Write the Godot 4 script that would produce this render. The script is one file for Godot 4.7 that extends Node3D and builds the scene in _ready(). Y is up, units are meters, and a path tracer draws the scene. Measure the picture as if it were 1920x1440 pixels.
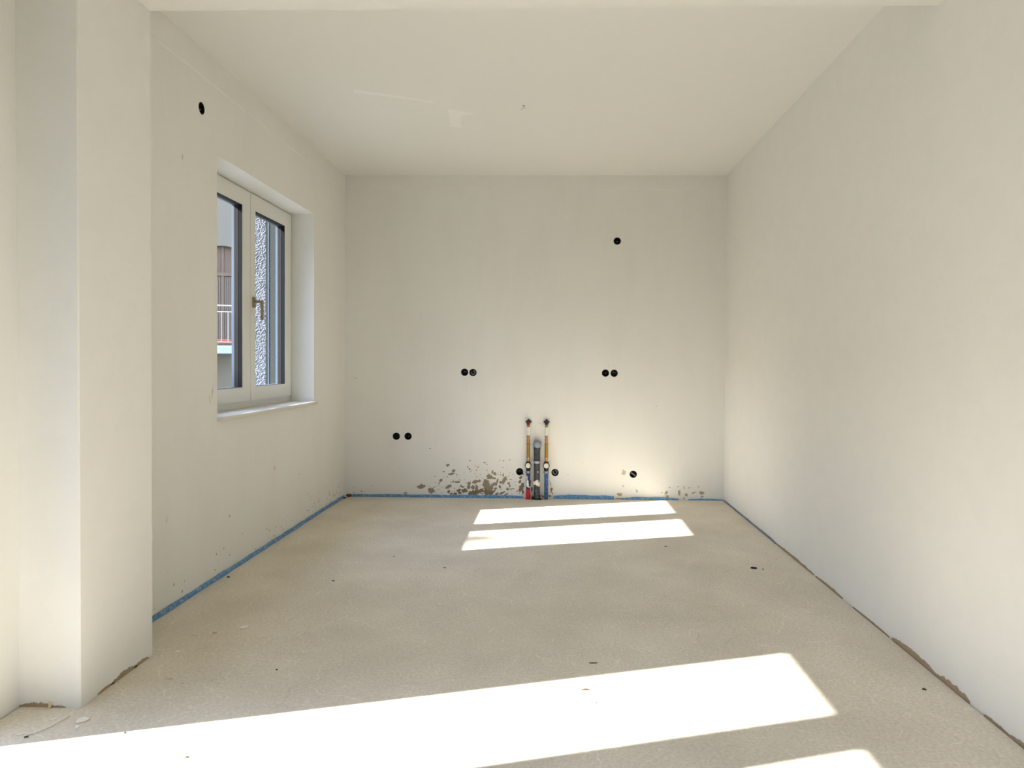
extends Node3D
# An empty unfinished room: plastered walls, bare screed, one window, sunlight from the left.
# Depth D runs away from the camera, so a point at depth d has z = -d.

const XL := -1.756      # left wall
const XR := 1.414       # right wall
const DB := 6.161       # back wall
const DN := -1.9        # wall behind the camera
const HC := 2.690       # ceiling
const HB := 2.478       # underside of the beam
const XP := -1.551      # right face of the pier
const DP0 := 2.371      # pier front
const DP1 := 2.810      # pier back
const XO := -2.25       # outside face of the left wall
const XS := -1.921      # room face of the window sashes

var M := {}
var rng := RandomNumberGenerator.new()
var used := {}


func _ready() -> void:
	rng.seed = 7
	# --- camera
	var cam := Camera3D.new()
	cam.name = "camera"
	add_child(cam)
	var f := 1385.82
	var yaw := 0.02768
	var pitch := 0.01716
	var roll := 0.00578
	var right := Vector3(cos(yaw), 0, -sin(yaw))
	var up := Vector3(-sin(yaw) * sin(pitch), cos(pitch), -cos(yaw) * sin(pitch))
	var fwd := Vector3(-sin(yaw) * cos(pitch), -sin(pitch), -cos(yaw) * cos(pitch))
	var r2 := right * cos(roll) + up * sin(roll)
	var u2 := up * cos(roll) - right * sin(roll)
	cam.transform = Transform3D(Basis(r2, u2, -fwd), Vector3(0, 1.15, 0))
	cam.projection = Camera3D.PROJECTION_FRUSTUM
	cam.near = 0.05
	cam.far = 200.0
	cam.size = cam.near * 1440.0 / f
	cam.frustum_offset = Vector2(cam.near * (960.0 - 1000.59) / f, cam.near * (700.5 - 720.0) / f)
	cam.current = true
	# --- sky, sun, exposure
	var env := Environment.new()
	env.background_mode = Environment.BG_SKY
	var sm := ProceduralSkyMaterial.new()
	sm.sky_top_color = Color(0.58, 0.66, 0.80)
	sm.sky_horizon_color = Color(0.90, 0.91, 0.92)
	sm.sky_curve = 0.2
	sm.sky_energy_multiplier = 2.4
	sm.ground_bottom_color = Color(0.42, 0.41, 0.38)
	sm.ground_horizon_color = Color(0.62, 0.63, 0.62)
	sm.sun_angle_max = 1.0
	var sky := Sky.new()
	sky.sky_material = sm
	env.sky = sky
	env.tonemap_mode = Environment.TONE_MAPPER_LINEAR
	env.tonemap_exposure = 1.76
	env.sdfgi_enabled = true
	env.ssao_enabled = true
	env.ssil_enabled = true
	var we := WorldEnvironment.new()
	we.name = "environment"
	we.environment = env
	add_child(we)
	var sun := DirectionalLight3D.new()
	sun.name = "sun"
	sun.light_energy = 3.8
	sun.light_color = Color(1.0, 0.995, 0.985)
	sun.light_angular_distance = 0.55
	sun.shadow_enabled = true
	sun.basis = Basis.looking_at(Vector3(1.0, -0.722, -0.315).normalized(), Vector3.UP)
	add_child(sun)

	materials()
	room()
	windows()
	outside()
	sockets()
	pipes()
	strips()
	litter()


# ------------------------------------------------------------------ helpers

func named(called: String) -> String:
	if not used.has(called):
		used[called] = 0
		return called
	used[called] += 1
	return "%s_%03d" % [called, used[called]]


func begin() -> SurfaceTool:
	var st := SurfaceTool.new()
	st.begin(Mesh.PRIMITIVE_TRIANGLES)
	st.set_smooth_group(-1)
	return st


func tri(st: SurfaceTool, a: Vector3, b: Vector3, c: Vector3, out: Vector3) -> void:
	# front faces run clockwise
	if (b - a).cross(c - a).dot(out) > 0.0:
		var t := b
		b = c
		c = t
	for v in [a, b, c]:
		st.set_uv(Vector2(v.x, v.y))
		st.add_vertex(v)


func quad(st: SurfaceTool, a: Vector3, b: Vector3, c: Vector3, d: Vector3, out: Vector3) -> void:
	tri(st, a, b, c, out)
	tri(st, a, c, d, out)


func box(st: SurfaceTool, lo: Vector3, hi: Vector3, c := 0.0) -> void:
	var mid := (lo + hi) * 0.5
	var h := (hi - lo) * 0.5
	c = minf(c, minf(h.x, minf(h.y, h.z)) * 0.9)
	var corner := func(s: Vector3, axis: int) -> Vector3:
		var p := Vector3(h.x - c, h.y - c, h.z - c)
		p[axis] = h[axis]
		return mid + p * s
	for ax in 3:
		var i := (ax + 1) % 3
		var j := (ax + 2) % 3
		for sg in [-1.0, 1.0]:
			var pts := []
			for q in [[-1.0, -1.0], [1.0, -1.0], [1.0, 1.0], [-1.0, 1.0]]:
				var s := Vector3.ZERO
				s[ax] = sg
				s[i] = q[0]
				s[j] = q[1]
				pts.append(corner.call(s, ax))
			var o := Vector3.ZERO
			o[ax] = sg
			quad(st, pts[0], pts[1], pts[2], pts[3], o)
	if c <= 0.0:
		return
	for ax in 3:      # edges that run along ax
		var i := (ax + 1) % 3
		var j := (ax + 2) % 3
		for si in [-1.0, 1.0]:
			for sj in [-1.0, 1.0]:
				var s0 := Vector3.ZERO
				s0[i] = si
				s0[j] = sj
				s0[ax] = -1.0
				var s1 := s0
				s1[ax] = 1.0
				var o := s0
				o[ax] = 0.0
				quad(st, corner.call(s0, i), corner.call(s0, j), corner.call(s1, j), corner.call(s1, i), o)
	for sx in [-1.0, 1.0]:
		for sy in [-1.0, 1.0]:
			for sz in [-1.0, 1.0]:
				var s := Vector3(sx, sy, sz)
				tri(st, corner.call(s, 0), corner.call(s, 1), corner.call(s, 2), s)


func ring_x(st: SurfaceTool, x0: float, x1: float, outer: Rect2, inner: Rect2) -> void:
	# a rectangular frame in the plane across x; Rect2 holds (z, y)
	var o := [outer.position, Vector2(outer.end.x, outer.position.y), outer.end, Vector2(outer.position.x, outer.end.y)]
	var n := [inner.position, Vector2(inner.end.x, inner.position.y), inner.end, Vector2(inner.position.x, inner.end.y)]
	var at := func(x: float, p: Vector2) -> Vector3: return Vector3(x, p.y, p.x)
	var dirs := [Vector3(0, -1, 0), Vector3(0, 0, 1), Vector3(0, 1, 0), Vector3(0, 0, -1)]
	for k in 4:
		var l := (k + 1) % 4
		quad(st, at.call(x1, o[k]), at.call(x1, o[l]), at.call(x1, n[l]), at.call(x1, n[k]), Vector3.RIGHT)
		quad(st, at.call(x0, o[k]), at.call(x0, o[l]), at.call(x0, n[l]), at.call(x0, n[k]), Vector3.LEFT)
		quad(st, at.call(x0, o[k]), at.call(x0, o[l]), at.call(x1, o[l]), at.call(x1, o[k]), dirs[k])
		quad(st, at.call(x0, n[k]), at.call(x0, n[l]), at.call(x1, n[l]), at.call(x1, n[k]), -dirs[k])


func lathe(st: SurfaceTool, prof: Array, at := Vector3.ZERO, seg := 20, smooth := false, b := Basis.IDENTITY) -> void:
	# prof: Vector2(radius, height) from bottom to top; turned about y, then placed by b and at
	for i in prof.size() - 1:
		st.set_smooth_group(1 if smooth else i + 1)
		var p: Vector2 = prof[i]
		var q: Vector2 = prof[i + 1]
		var slope := Vector2(q.y - p.y, p.x - q.x)
		for k in seg:
			var a0 := TAU * k / seg
			var a1 := TAU * (k + 1) / seg
			var d0 := Vector3(cos(a0), 0, sin(a0))
			var d1 := Vector3(cos(a1), 0, sin(a1))
			var am := Vector3(cos((a0 + a1) / 2), 0, sin((a0 + a1) / 2))
			var out := b * (am * slope.x + Vector3(0, slope.y, 0))
			var v0 := at + b * (d0 * p.x + Vector3(0, p.y, 0))
			var v1 := at + b * (d1 * p.x + Vector3(0, p.y, 0))
			var v2 := at + b * (d1 * q.x + Vector3(0, q.y, 0))
			var v3 := at + b * (d0 * q.x + Vector3(0, q.y, 0))
			if p.x > 1e-6:
				tri(st, v0, v1, v2, out)
			if q.x > 1e-6:
				tri(st, v0, v2, v3, out)
	st.set_smooth_group(-1)


func tube(st: SurfaceTool, path: Array, r0: float, r1: float, seg := 8) -> void:
	st.set_smooth_group(1)
	var n := path.size()
	var rings := []
	for i in n:
		var t: Vector3 = (path[mini(i + 1, n - 1)] - path[maxi(i - 1, 0)]).normalized()
		var a := t.cross(Vector3.UP if absf(t.y) < 0.9 else Vector3.RIGHT).normalized()
		var c := t.cross(a)
		var r := lerpf(r0, r1, float(i) / maxf(1.0, n - 1))
		var ring := []
		for k in seg:
			ring.append(path[i] + (a * cos(TAU * k / seg) + c * sin(TAU * k / seg)) * r)
		rings.append(ring)
	for i in n - 1:
		for k in seg:
			var l := (k + 1) % seg
			var out: Vector3 = rings[i][k] + rings[i][l] - path[i] * 2.0
			quad(st, rings[i][k], rings[i][l], rings[i + 1][l], rings[i + 1][k], out)
	st.set_smooth_group(-1)
	for e in [0, n - 1]:
		var out: Vector3 = path[e] - path[1 if e == 0 else n - 2]
		for k in range(1, seg - 1):
			tri(st, rings[e][0], rings[e][k], rings[e][k + 1], out)


func lump(st: SurfaceTool, at: Vector3, size: Vector3, amount: float, seed_: int) -> void:
	# an uneven rounded blob
	var nz := FastNoiseLite.new()
	nz.seed = seed_
	nz.frequency = 0.9
	st.set_smooth_group(1)
	var rows := 9
	var cols := 14
	var p := func(i: int, k: int) -> Vector3:
		var th := PI * i / rows
		var ph := TAU * (k % cols) / cols
		var d := Vector3(sin(th) * cos(ph), cos(th), sin(th) * sin(ph))
		return at + d * size * (1.0 + amount * nz.get_noise_3d(d.x * 2.0, d.y * 2.0, d.z * 2.0))
	for i in rows:
		for k in cols:
			var a: Vector3 = p.call(i, k)
			var b: Vector3 = p.call(i, k + 1)
			var c: Vector3 = p.call(i + 1, k + 1)
			var d: Vector3 = p.call(i + 1, k)
			var out := (a + b + c + d) * 0.25 - at
			if i > 0:
				tri(st, a, b, c, out)
			if i < rows - 1:
				tri(st, a, c, d, out)
	st.set_smooth_group(-1)


func slab(st: SurfaceTool, pts: PackedVector2Array, t: float, b := Basis.IDENTITY, at := Vector3.ZERO) -> void:
	# a flat outline in x,z made t thick in y
	var ids := Geometry2D.triangulate_polygon(pts)
	for i in range(0, ids.size(), 3):
		for y in [0.0, t]:
			var v := []
			for k in 3:
				v.append(at + b * Vector3(pts[ids[i + k]].x, y, pts[ids[i + k]].y))
			tri(st, v[0], v[1], v[2], b * Vector3(0, 1 if y > 0 else -1, 0))
	var mid := Vector2.ZERO
	for p in pts:
		mid += p / pts.size()
	for k in pts.size():
		var p := pts[k]
		var q := pts[(k + 1) % pts.size()]
		var o := (p + q) * 0.5 - mid
		quad(st, at + b * Vector3(p.x, 0, p.y), at + b * Vector3(q.x, 0, q.y), at + b * Vector3(q.x, t, q.y), at + b * Vector3(p.x, t, p.y), b * Vector3(o.x, 0, o.y))


func obj(called: String, st: SurfaceTool, mat: Material, parent: Node = self, at := Vector3.ZERO) -> MeshInstance3D:
	st.generate_normals()
	var mi := MeshInstance3D.new()
	mi.mesh = st.commit()
	mi.material_override = mat
	mi.name = named(called) if parent == self else called
	mi.position = at
	parent.add_child(mi, true)
	return mi


func thing(called: String, label: String, category: String, at := Vector3.ZERO, group := "") -> Node3D:
	var o := Node3D.new()
	o.name = named(called)
	o.position = at
	add_child(o)
	return tag(o, label, category, group)


func tag(o: Node3D, label: String, category: String, group := "", kind := "") -> Node3D:
	o.set_meta("label", label)
	o.set_meta("category", category)
	if group:
		o.set_meta("group", group)
	if kind:
		o.set_meta("kind", kind)
	return o


func struct(o: Node3D, label: String, category: String) -> Node3D:
	return tag(o, label, category, "", "structure")


func noise_tex(size: int, freq: float, octaves: int, seed_: int, ramp: Gradient = null, normal := false, strength := 4.0) -> NoiseTexture2D:
	var n := FastNoiseLite.new()
	n.seed = seed_
	n.noise_type = FastNoiseLite.TYPE_SIMPLEX_SMOOTH
	n.frequency = freq
	n.fractal_octaves = octaves
	var t := NoiseTexture2D.new()
	t.width = size
	t.height = size
	t.seamless = true
	t.noise = n
	if normal:
		t.as_normal_map = true
		t.bump_strength = strength
	if ramp:
		t.color_ramp = ramp
	return t


func plain(c: Color, rough := 0.6, metal := 0.0) -> StandardMaterial3D:
	var m := StandardMaterial3D.new()
	m.albedo_color = c
	m.roughness = rough
	m.metallic = metal
	return m


func world_tri(m: StandardMaterial3D, scale_: float) -> void:
	m.uv1_triplanar = true
	m.uv1_world_triplanar = true
	m.uv1_scale = Vector3.ONE * scale_


# ------------------------------------------------------------------ materials

const PAINT := Color8(244, 242, 234)

func materials() -> void:
	var grain := noise_tex(512, 0.035, 4, 3, null, true, 2.0)
	M.paint = plain(Color.WHITE, 0.9)
	var pg := Gradient.new()
	pg.colors = PackedColorArray([Color8(243, 241, 233), Color8(245, 243, 235)])
	M.paint.albedo_texture = noise_tex(512, 0.012, 4, 103, pg)
	M.paint.normal_enabled = true
	M.paint.normal_texture = grain
	M.paint.normal_scale = 0.12
	world_tri(M.paint, 0.8)
	M.ceiling = plain(Color8(244, 242, 234), 0.92)
	M.pvc = plain(Color8(236, 235, 226), 0.32)
	M.gasket = plain(Color8(5, 5, 6), 0.9)
	M.anthracite = plain(Color8(40, 37, 39), 0.8)
	M.alu = plain(Color8(102, 120, 136), 0.6)
	M.guide = plain(Color8(56, 60, 57), 0.8)
	M.taupe = plain(Color8(48, 46, 42), 0.85)
	M.glass = plain(Color(0.05, 0.06, 0.06, 0.05), 0.02)
	M.glass.metallic_specular = 0.25
	M.glass.transparency = BaseMaterial3D.TRANSPARENCY_ALPHA
	M.sill = plain(Color8(232, 226, 212), 0.35)
	M.bronze = plain(Color8(158, 142, 112), 0.38, 0.55)
	M.black = plain(Color8(14, 14, 16), 0.42)
	M.wire = plain(Color8(168, 168, 172), 0.4)
	M.stucco = plain(Color8(122, 125, 130), 0.95)
	M.stucco.normal_enabled = true
	M.stucco.normal_texture = noise_tex(512, 0.05, 3, 21, null, true, 12.0)
	M.stucco.normal_scale = 1.6
	world_tri(M.stucco, 5.0)
	M.subfloor = plain(Color8(70, 62, 52), 0.95)
	M.mortar = plain(Color8(176, 154, 124), 0.95)
	var g := Gradient.new()
	g.offsets = PackedFloat32Array([0.0, 0.62, 0.72, 1.0])
	g.colors = PackedColorArray([Color8(90, 142, 194), Color8(106, 158, 206), Color8(156, 178, 198), Color8(196, 192, 180)])
	M.foam = plain(Color.WHITE, 0.7)
	M.foam.albedo_texture = noise_tex(512, 0.02, 4, 31, g)
	world_tri(M.foam, 3.0)
	var g2 := Gradient.new()
	g2.offsets = PackedFloat32Array([0.0, 0.55, 0.66, 1.0])
	g2.colors = PackedColorArray([Color8(98, 118, 142), Color8(112, 130, 150), Color8(150, 148, 140), Color8(176, 168, 152)])
	M.foam_grey = plain(Color.WHITE, 0.8)
	M.foam_grey.albedo_texture = noise_tex(512, 0.03, 4, 35, g2)
	world_tri(M.foam_grey, 3.0)
	M.flake = plain(Color8(250, 244, 230), 0.9)
	M.flake_tan = plain(Color8(222, 200, 164), 0.9)
	M.brown = plain(Color8(112, 70, 34), 0.85)
	M.char = plain(Color8(20, 18, 16), 0.8)
	M.dirt = plain(Color8(96, 84, 66), 0.95)


func blot(img: Image, c: Vector2, half: Vector2, ang: float, col: Color, nz: FastNoiseLite, ragged := 0.55, alpha := 1.0) -> void:
	var reach := maxf(half.x, half.y) * 1.5 + 1.0
	var ca := cos(ang)
	var sa := sin(ang)
	for y in range(maxi(0, int(c.y - reach)), mini(img.get_height(), int(c.y + reach) + 1)):
		for x in range(maxi(0, int(c.x - reach)), mini(img.get_width(), int(c.x + reach) + 1)):
			var dx := x - c.x
			var dy := y - c.y
			var u := (dx * ca + dy * sa) / half.x
			var v := (-dx * sa + dy * ca) / half.y
			var r := sqrt(u * u + v * v) + ragged * nz.get_noise_2d(x, y)
			if r < 1.0:
				var a := alpha * clampf((1.0 - r) * minf(half.x, half.y) * 0.9, 0.0, 1.0)
				img.set_pixel(x, y, img.get_pixel(x, y).lerp(col, a))


func uneven(img: Image, seed_: int, strength: float) -> void:
	# faint roller bands and touched-up patches in the paint
	var n := FastNoiseLite.new()
	n.seed = seed_
	n.frequency = 0.05
	n.fractal_octaves = 4
	var small := Image.create(128, 96, false, Image.FORMAT_RGBA8)
	for y in 96:
		for x in 128:
			var v := n.get_noise_2d(x * 1.6, y * 0.5)
			var c := Color8(206, 198, 178) if v < 0 else Color8(254, 253, 250)
			c.a = clampf(absf(v) * strength, 0.0, 1.0)
			small.set_pixel(x, y, c)
	small.resize(img.get_width(), img.get_height(), Image.INTERPOLATE_CUBIC)
	img.convert(Image.FORMAT_RGBA8)
	img.blend_rect(small, Rect2i(0, 0, img.get_width(), img.get_height()), Vector2i.ZERO)
	img.convert(Image.FORMAT_RGB8)


func back_wall_texture() -> ImageTexture:
	# 1.6 mm per pixel; the chips where the paint has come off show grey-brown base plaster
	var w := 1980
	var h := 1680
	var img := Image.create(w, h, false, Image.FORMAT_RGB8)
	img.fill(PAINT)
	uneven(img, 101, 0.07)
	var nz := FastNoiseLite.new()
	nz.seed = 5
	nz.frequency = 0.055
	nz.fractal_octaves = 3
	var k := w / 3.17 * 3.17 / 709.0          # texture pixels per photograph pixel at the back wall
	var put := func(px: float, py: float, hw: float, hh: float, deg: float, col: Color, alpha := 1.0) -> void:
		var floor_y := 931.0 + 7.0 * (px - 648.0) / 709.0
		var c := Vector2((px - 648.0) * k, h - (floor_y - py) * k)
		blot(img, c, Vector2(maxf(hw * k, 1.3), maxf(hh * k, 1.3)), deg_to_rad(deg), col, nz, 0.6, alpha)
	var chip := Color8(158, 144, 121)
	var dark := Color8(138, 122, 97)
	var light := Color8(204, 194, 172)
	var cluster := [
		[265, 145, 45, 25, -5], [400, 275, 30, 42, 40], [350, 338, 72, 22, -8], [110, 490, 52, 22, -40], [70, 550, 18, 24, 0], [480, 525, 62, 22, 6], [392, 516, 26, 16, 0],
		[290, 622, 62, 36, -25], [595, 630, 40, 24, 20], [515, 712, 45, 28, -10], [290, 745, 26, 40, 10], [350, 785, 34, 18, -30], [440, 785, 45, 24, 0], [540, 770, 40, 30, 0],
		[650, 715, 72, 42, -20], [745, 615, 32, 70, 15], [750, 545, 28, 28, 0], [880, 522, 62, 32, -20], [985, 500, 28, 40, 20], [840, 640, 50, 36, 0], [918, 660, 32, 60, -10],
		[870, 762, 125, 46, -10], [790, 792, 70, 24, 0], [1040, 712, 40, 38, 0], [1130, 545, 68, 70, 0], [1150, 640, 70, 80, 10], [1190, 742, 115, 66, -5], [1248, 650, 46, 76, 25],
		[1200, 402, 52, 52, 20], [1270, 428, 78, 22, 10], [1325, 570, 42, 32, 0], [1385, 508, 22, 48, 10], [1465, 532, 38, 28, 0], [1545, 472, 32, 78, 25], [1520, 370, 16, 34, 0],
		[1325, 332, 32, 34, -45], [1275, 290, 16, 34, 10], [1440, 625, 28, 44, -20], [1620, 680, 38, 24, -20], [1720, 677, 58, 12, -5], [1480, 778, 68, 18, -25], [1380, 792, 38, 22, -30],
		[1590, 797, 58, 14, -30], [1680, 466, 34, 8, 0], [1640, 552, 28, 28, 20], [1350, 672, 38, 22, -20], [1665, 612, 18, 38, -10], [770, 45, 14, 14, 0], [722, 182, 9, 26, -15],
		[755, 230, 16, 20, 30], [775, 291, 20, 13, 25], [955, 186, 19, 13, 40], [920, 255, 20, 12, 0], [1095, 86, 20, 14, 0], [1150, 128, 16, 11, 0], [1525, 45, 16, 11, 0],
		[1665, 26, 12, 10, 0], [1510, 195, 10, 12, 0], [1440, 35, 12, 9, 0], [930, 405, 12, 9, 0], [470, 356, 16, 12, 0], [172, 288, 22, 13, 0], [1240, 345, 9, 10, 0], [1460, 360, 13, 13, 0],
		[895, 165, 10, 9, 0], [640, 305, 8, 8, 0], [1000, 352, 8, 8, 0], [655, 468, 8, 8, 0], [1450, 300, 10, 9, 0], [1635, 385, 10, 9, 0], [1760, 535, 10, 9, 0], [1830, 720, 10, 9, 0],
	]
	for c in cluster:
		put.call(820.0 + c[0] / 12.0, 860.0 + c[1] / 12.0, c[2] / 10.2, c[3] / 10.2, c[4], chip if c[1] < 700 else dark)
	for c in [[915, 432, 54, 24, -10], [1030, 478, 36, 32, 10], [735, 506, 34, 8, 0], [1070, 437, 11, 7, 0], [148, 500, 8, 6, 0], [235, 488, 8, 10, 0], [150, 438, 4, 5, 0], [85, 401, 4, 4, 0], [1065, 316, 8, 4, 0], [360, 426, 4, 4, 0], [660, 228, 4, 3, 0], [517, 475, 4, 5, 0]]:
		put.call(640.0 + c[0] / 6.0, 840.0 + c[1] / 6.0, c[2] / 6.0, c[3] / 6.0, c[4], chip)
	for c in [[310, 1000, 32, 22, -20], [350, 950, 14, 20, 0], [300, 1070, 24, 28, 0], [325, 1150, 30, 78, 20], [345, 1225, 18, 30, 0], [445, 1085, 22, 56, 0], [482, 1180, 14, 56, 0], [775, 1185, 17, 42, 0], [790, 1235, 9, 28, -20], [620, 1285, 60, 14, 0], [745, 1275, 40, 12, 0]]:
		put.call(940.0 + c[0] / 8.0, 770.0 + c[1] / 8.0, c[2] / 8.0, c[3] / 8.0, c[4], dark)
	put.call(1035.0, 906.0, 1.6, 5.0, -15, light)
	for c in [[742, 256, 22, 28, 0], [735, 400, 10, 14, 0], [880, 452, 12, 22, -15], [1225, 416, 12, 6, 0], [1375, 416, 7, 18, 0], [1312, 405, 10, 9, 0], [1430, 420, 12, 7, 20], [1525, 408, 16, 6, 40], [155, 282, 8, 5, 0]]:
		put.call(1040.0 + c[0] / 5.647, 840.0 + c[1] / 5.647, c[2] / 5.647, c[3] / 5.647, c[4], light)
	for c in [[700, 490, 24, 20, 0], [712, 536, 50, 13, 0], [1190, 470, 14, 24, 10], [1202, 510, 16, 12, 0], [1325, 472, 13, 28, -15], [1400, 496, 17, 15, -30], [1480, 468, 28, 9, -20], [1562, 474, 26, 20, 35], [1563, 512, 14, 11, 0], [1142, 470, 7, 7, 0], [1375, 530, 10, 14, 0], [1555, 530, 8, 12, 0]]:
		put.call(1040.0 + c[0] / 5.647, 840.0 + c[1] / 5.647, c[2] / 5.647, c[3] / 5.647, c[4], Color8(178, 162, 134))
	for i in 130:      # spatter round the bare patch
		var px := rng.randf_range(805, 978)
		var py := 928.0 - absf(rng.randfn(0.0, 26.0))
		put.call(px, py, rng.randf_range(0.4, 1.3), rng.randf_range(0.4, 1.0), rng.randf_range(-60, 60), chip if i % 3 else dark)
	for i in 26:
		put.call(rng.randf_range(1085, 1330), 930.0 - absf(rng.randfn(0.0, 12.0)), rng.randf_range(0.4, 0.9), rng.randf_range(0.4, 0.8), 0, Color8(180, 166, 140))
	# pencil marks round the taps and below the switches
	var pencil := Color8(196, 168, 150)
	for x in range(994, 1021):
		put.call(x, 793.0, 0.5, 0.35, 0, pencil, 0.7)
	for y in range(797, 824):
		put.call(1007.0, y, 0.35, 0.5, 0, pencil, 0.6)
	for t in 22:
		put.call(874.0 + t * 0.16, 708.0 + t * 0.9, 0.5, 0.5, 0, Color8(206, 202, 192), 0.8)
	for t in 14:
		put.call(1144.0 - t * 0.3, 694.0 - t * 1.1, 0.4, 0.4, 0, Color8(206, 202, 192), 0.8)
	for c in [[760, 804, 1.2, 0.9], [668, 708, 3.0, 0.6], [664, 704, 2.0, 0.5], [1095, 868, 0.9, 0.9], [1068, 890, 1.0, 0.5], [1232, 762, 0.8, 0.8], [700, 640, 0.6, 0.6]]:
		put.call(c[0], c[1], c[2], c[3], -35, Color8(186, 178, 160), 0.8)
	img.generate_mipmaps()
	return ImageTexture.create_from_image(img)


func left_wall_texture() -> ImageTexture:
	# covers depths 2.3 to 6.3 at 2 mm per pixel: dirt specks above the floor, a few scuffs
	var w := 2000
	var h := 1345
	var img := Image.create(w, h, false, Image.FORMAT_RGB8)
	img.fill(PAINT)
	uneven(img, 102, 0.06)
	var nz := FastNoiseLite.new()
	nz.seed = 15
	nz.frequency = 0.09
	for i in 110:
		var d := rng.randf_range(2.9, 6.1) if i < 55 else rng.randf_range(5.2, 6.1)
		var y := absf(rng.randfn(0.0, 0.07)) + 0.02
		blot(img, Vector2((d - 2.3) * 500.0, h - y * 500.0), Vector2(rng.randf_range(1.2, 3.2), rng.randf_range(1.2, 4.5)), rng.randf_range(-1, 1), Color8(146, 128, 98), nz, 0.6, 0.85)
	for c in [[3.12, 0.16, 3, 16, 0.3], [3.3, 0.42, 2, 14, 0.0], [4.6, 0.47, 5, 9, 0.3], [3.75, 0.98, 3, 22, 0.2], [3.72, 0.95, 2, 16, -0.3], [5.05, 0.36, 3, 4, 0.0], [4.9, 0.3, 4, 2, 0.0], [3.45, 2.1, 3, 7, 0.1], [3.95, 0.3, 7, 4, 0.4]]:
		blot(img, Vector2((c[0] - 2.3) * 500.0, h - c[1] * 500.0), Vector2(c[2], c[3]), c[4], Color8(206, 198, 180), nz, 0.5, 0.9)
	img.generate_mipmaps()
	return ImageTexture.create_from_image(img)


func floor_texture() -> ImageTexture:
	# smoothed screed: cloudy tone, trowel arcs, grit and plaster smears; repeats every 4.3 m of depth
	var w := 1600
	var h := 2048
	var broad := FastNoiseLite.new()
	broad.seed = 41
	broad.frequency = 0.012
	broad.fractal_octaves = 5
	var bi := broad.get_seamless_image(w / 4, h / 4)
	bi.resize(w, h, Image.INTERPOLATE_CUBIC)
	bi.convert(Image.FORMAT_L8)
	var fine := FastNoiseLite.new()
	fine.seed = 42
	fine.frequency = 0.12
	fine.fractal_octaves = 4
	var fi := fine.get_seamless_image(800, 1024)
	fi.convert(Image.FORMAT_L8)
	var b := bi.get_data()
	var fd := fi.get_data()
	var v := PackedFloat32Array()
	v.resize(w * h)
	for y in h:
		for x in w:
			var i := y * w + x
			v[i] = (b[i] - 128) * 0.07 + (fd[(y % 1024) * 800 + x % 800] - 128) * 0.10
	for n in 3000:      # trowel arcs, broom and shoe scuffs, mostly paler than the screed
		var long := n % 3 == 0
		var r := rng.randf_range(120, 900) if long else rng.randf_range(14, 160)
		var a := rng.randf_range(0, TAU)
		var span := rng.randf_range(0.05, 0.5) if long else rng.randf_range(0.25, 1.0)
		var c := Vector2(rng.randf_range(0, w), rng.randf_range(0, h)) - Vector2(cos(a), sin(a)) * r
		var amp := rng.randf_range(3.0, 13.0) * (1.0 if n % 5 else -0.9)
		var wide := 1 + (n % 3)
		var steps := int(r * span) + 2
		for s in steps:
			var rr := r + 1.5 * sin(s * 0.21 + n)
			var p := c + Vector2(cos(a + span * s / steps), sin(a + span * s / steps)) * rr
			var fade := sin(PI * s / steps)
			for o in wide:
				var x := posmod(int(p.x) + o, w)
				var y := posmod(int(p.y) + (o >> 1), h)
				v[y * w + x] += amp * fade
	for n in 420:       # grit
		var x0 := rng.randi_range(2, w - 3)
		var y0 := rng.randi_range(2, h - 3)
		var s := rng.randi_range(1, 2)
		var amp := rng.randf_range(-70, -20) if n % 3 else rng.randf_range(10, 22)
		for dy in s:
			for dx in s:
				v[(y0 + dy) * w + x0 + dx] += amp
	var out := PackedByteArray()
	out.resize(w * h * 3)
	for i in w * h:
		var t := v[i]
		out[i * 3] = clampi(int(231.0 + t), 0, 255)
		out[i * 3 + 1] = clampi(int(221.0 + t), 0, 255)
		out[i * 3 + 2] = clampi(int(202.0 + t * 1.05), 0, 255)
	var img := Image.create_from_data(w, h, false, Image.FORMAT_RGB8, out)
	var nz := FastNoiseLite.new()
	nz.seed = 44
	nz.frequency = 0.05
	# plaster smears trodden into the screed, at (x, depth)
	for c in [[0.60, 3.99, 40, 22], [0.30, 4.25, 26, 10], [0.72, 4.28, 24, 10], [-0.50, 3.42, 14, 6], [-0.44, 3.2, 10, 8], [-0.98, 2.84, 22, 7], [-1.1, 2.72, 14, 6], [-0.97, 2.70, 16, 6], [-1.3, 2.92, 20, 8], [-1.2, 3.0, 16, 6], [1.22, 3.4, 12, 12], [1.27, 3.0, 16, 8], [-0.5, 2.6, 20, 6], [0.5, 3.2, 12, 5]]:
		blot(img, Vector2((c[0] - XL) / 3.17 * w, posmod(int((c[1] - 1.9) / 4.3 * h), h)), Vector2(c[2], c[3]), rng.randf_range(-0.4, 0.4), Color8(222, 215, 200), nz, 0.9, 0.45)
	img.generate_mipmaps()
	return ImageTexture.create_from_image(img)


# ------------------------------------------------------------------ the room

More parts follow.
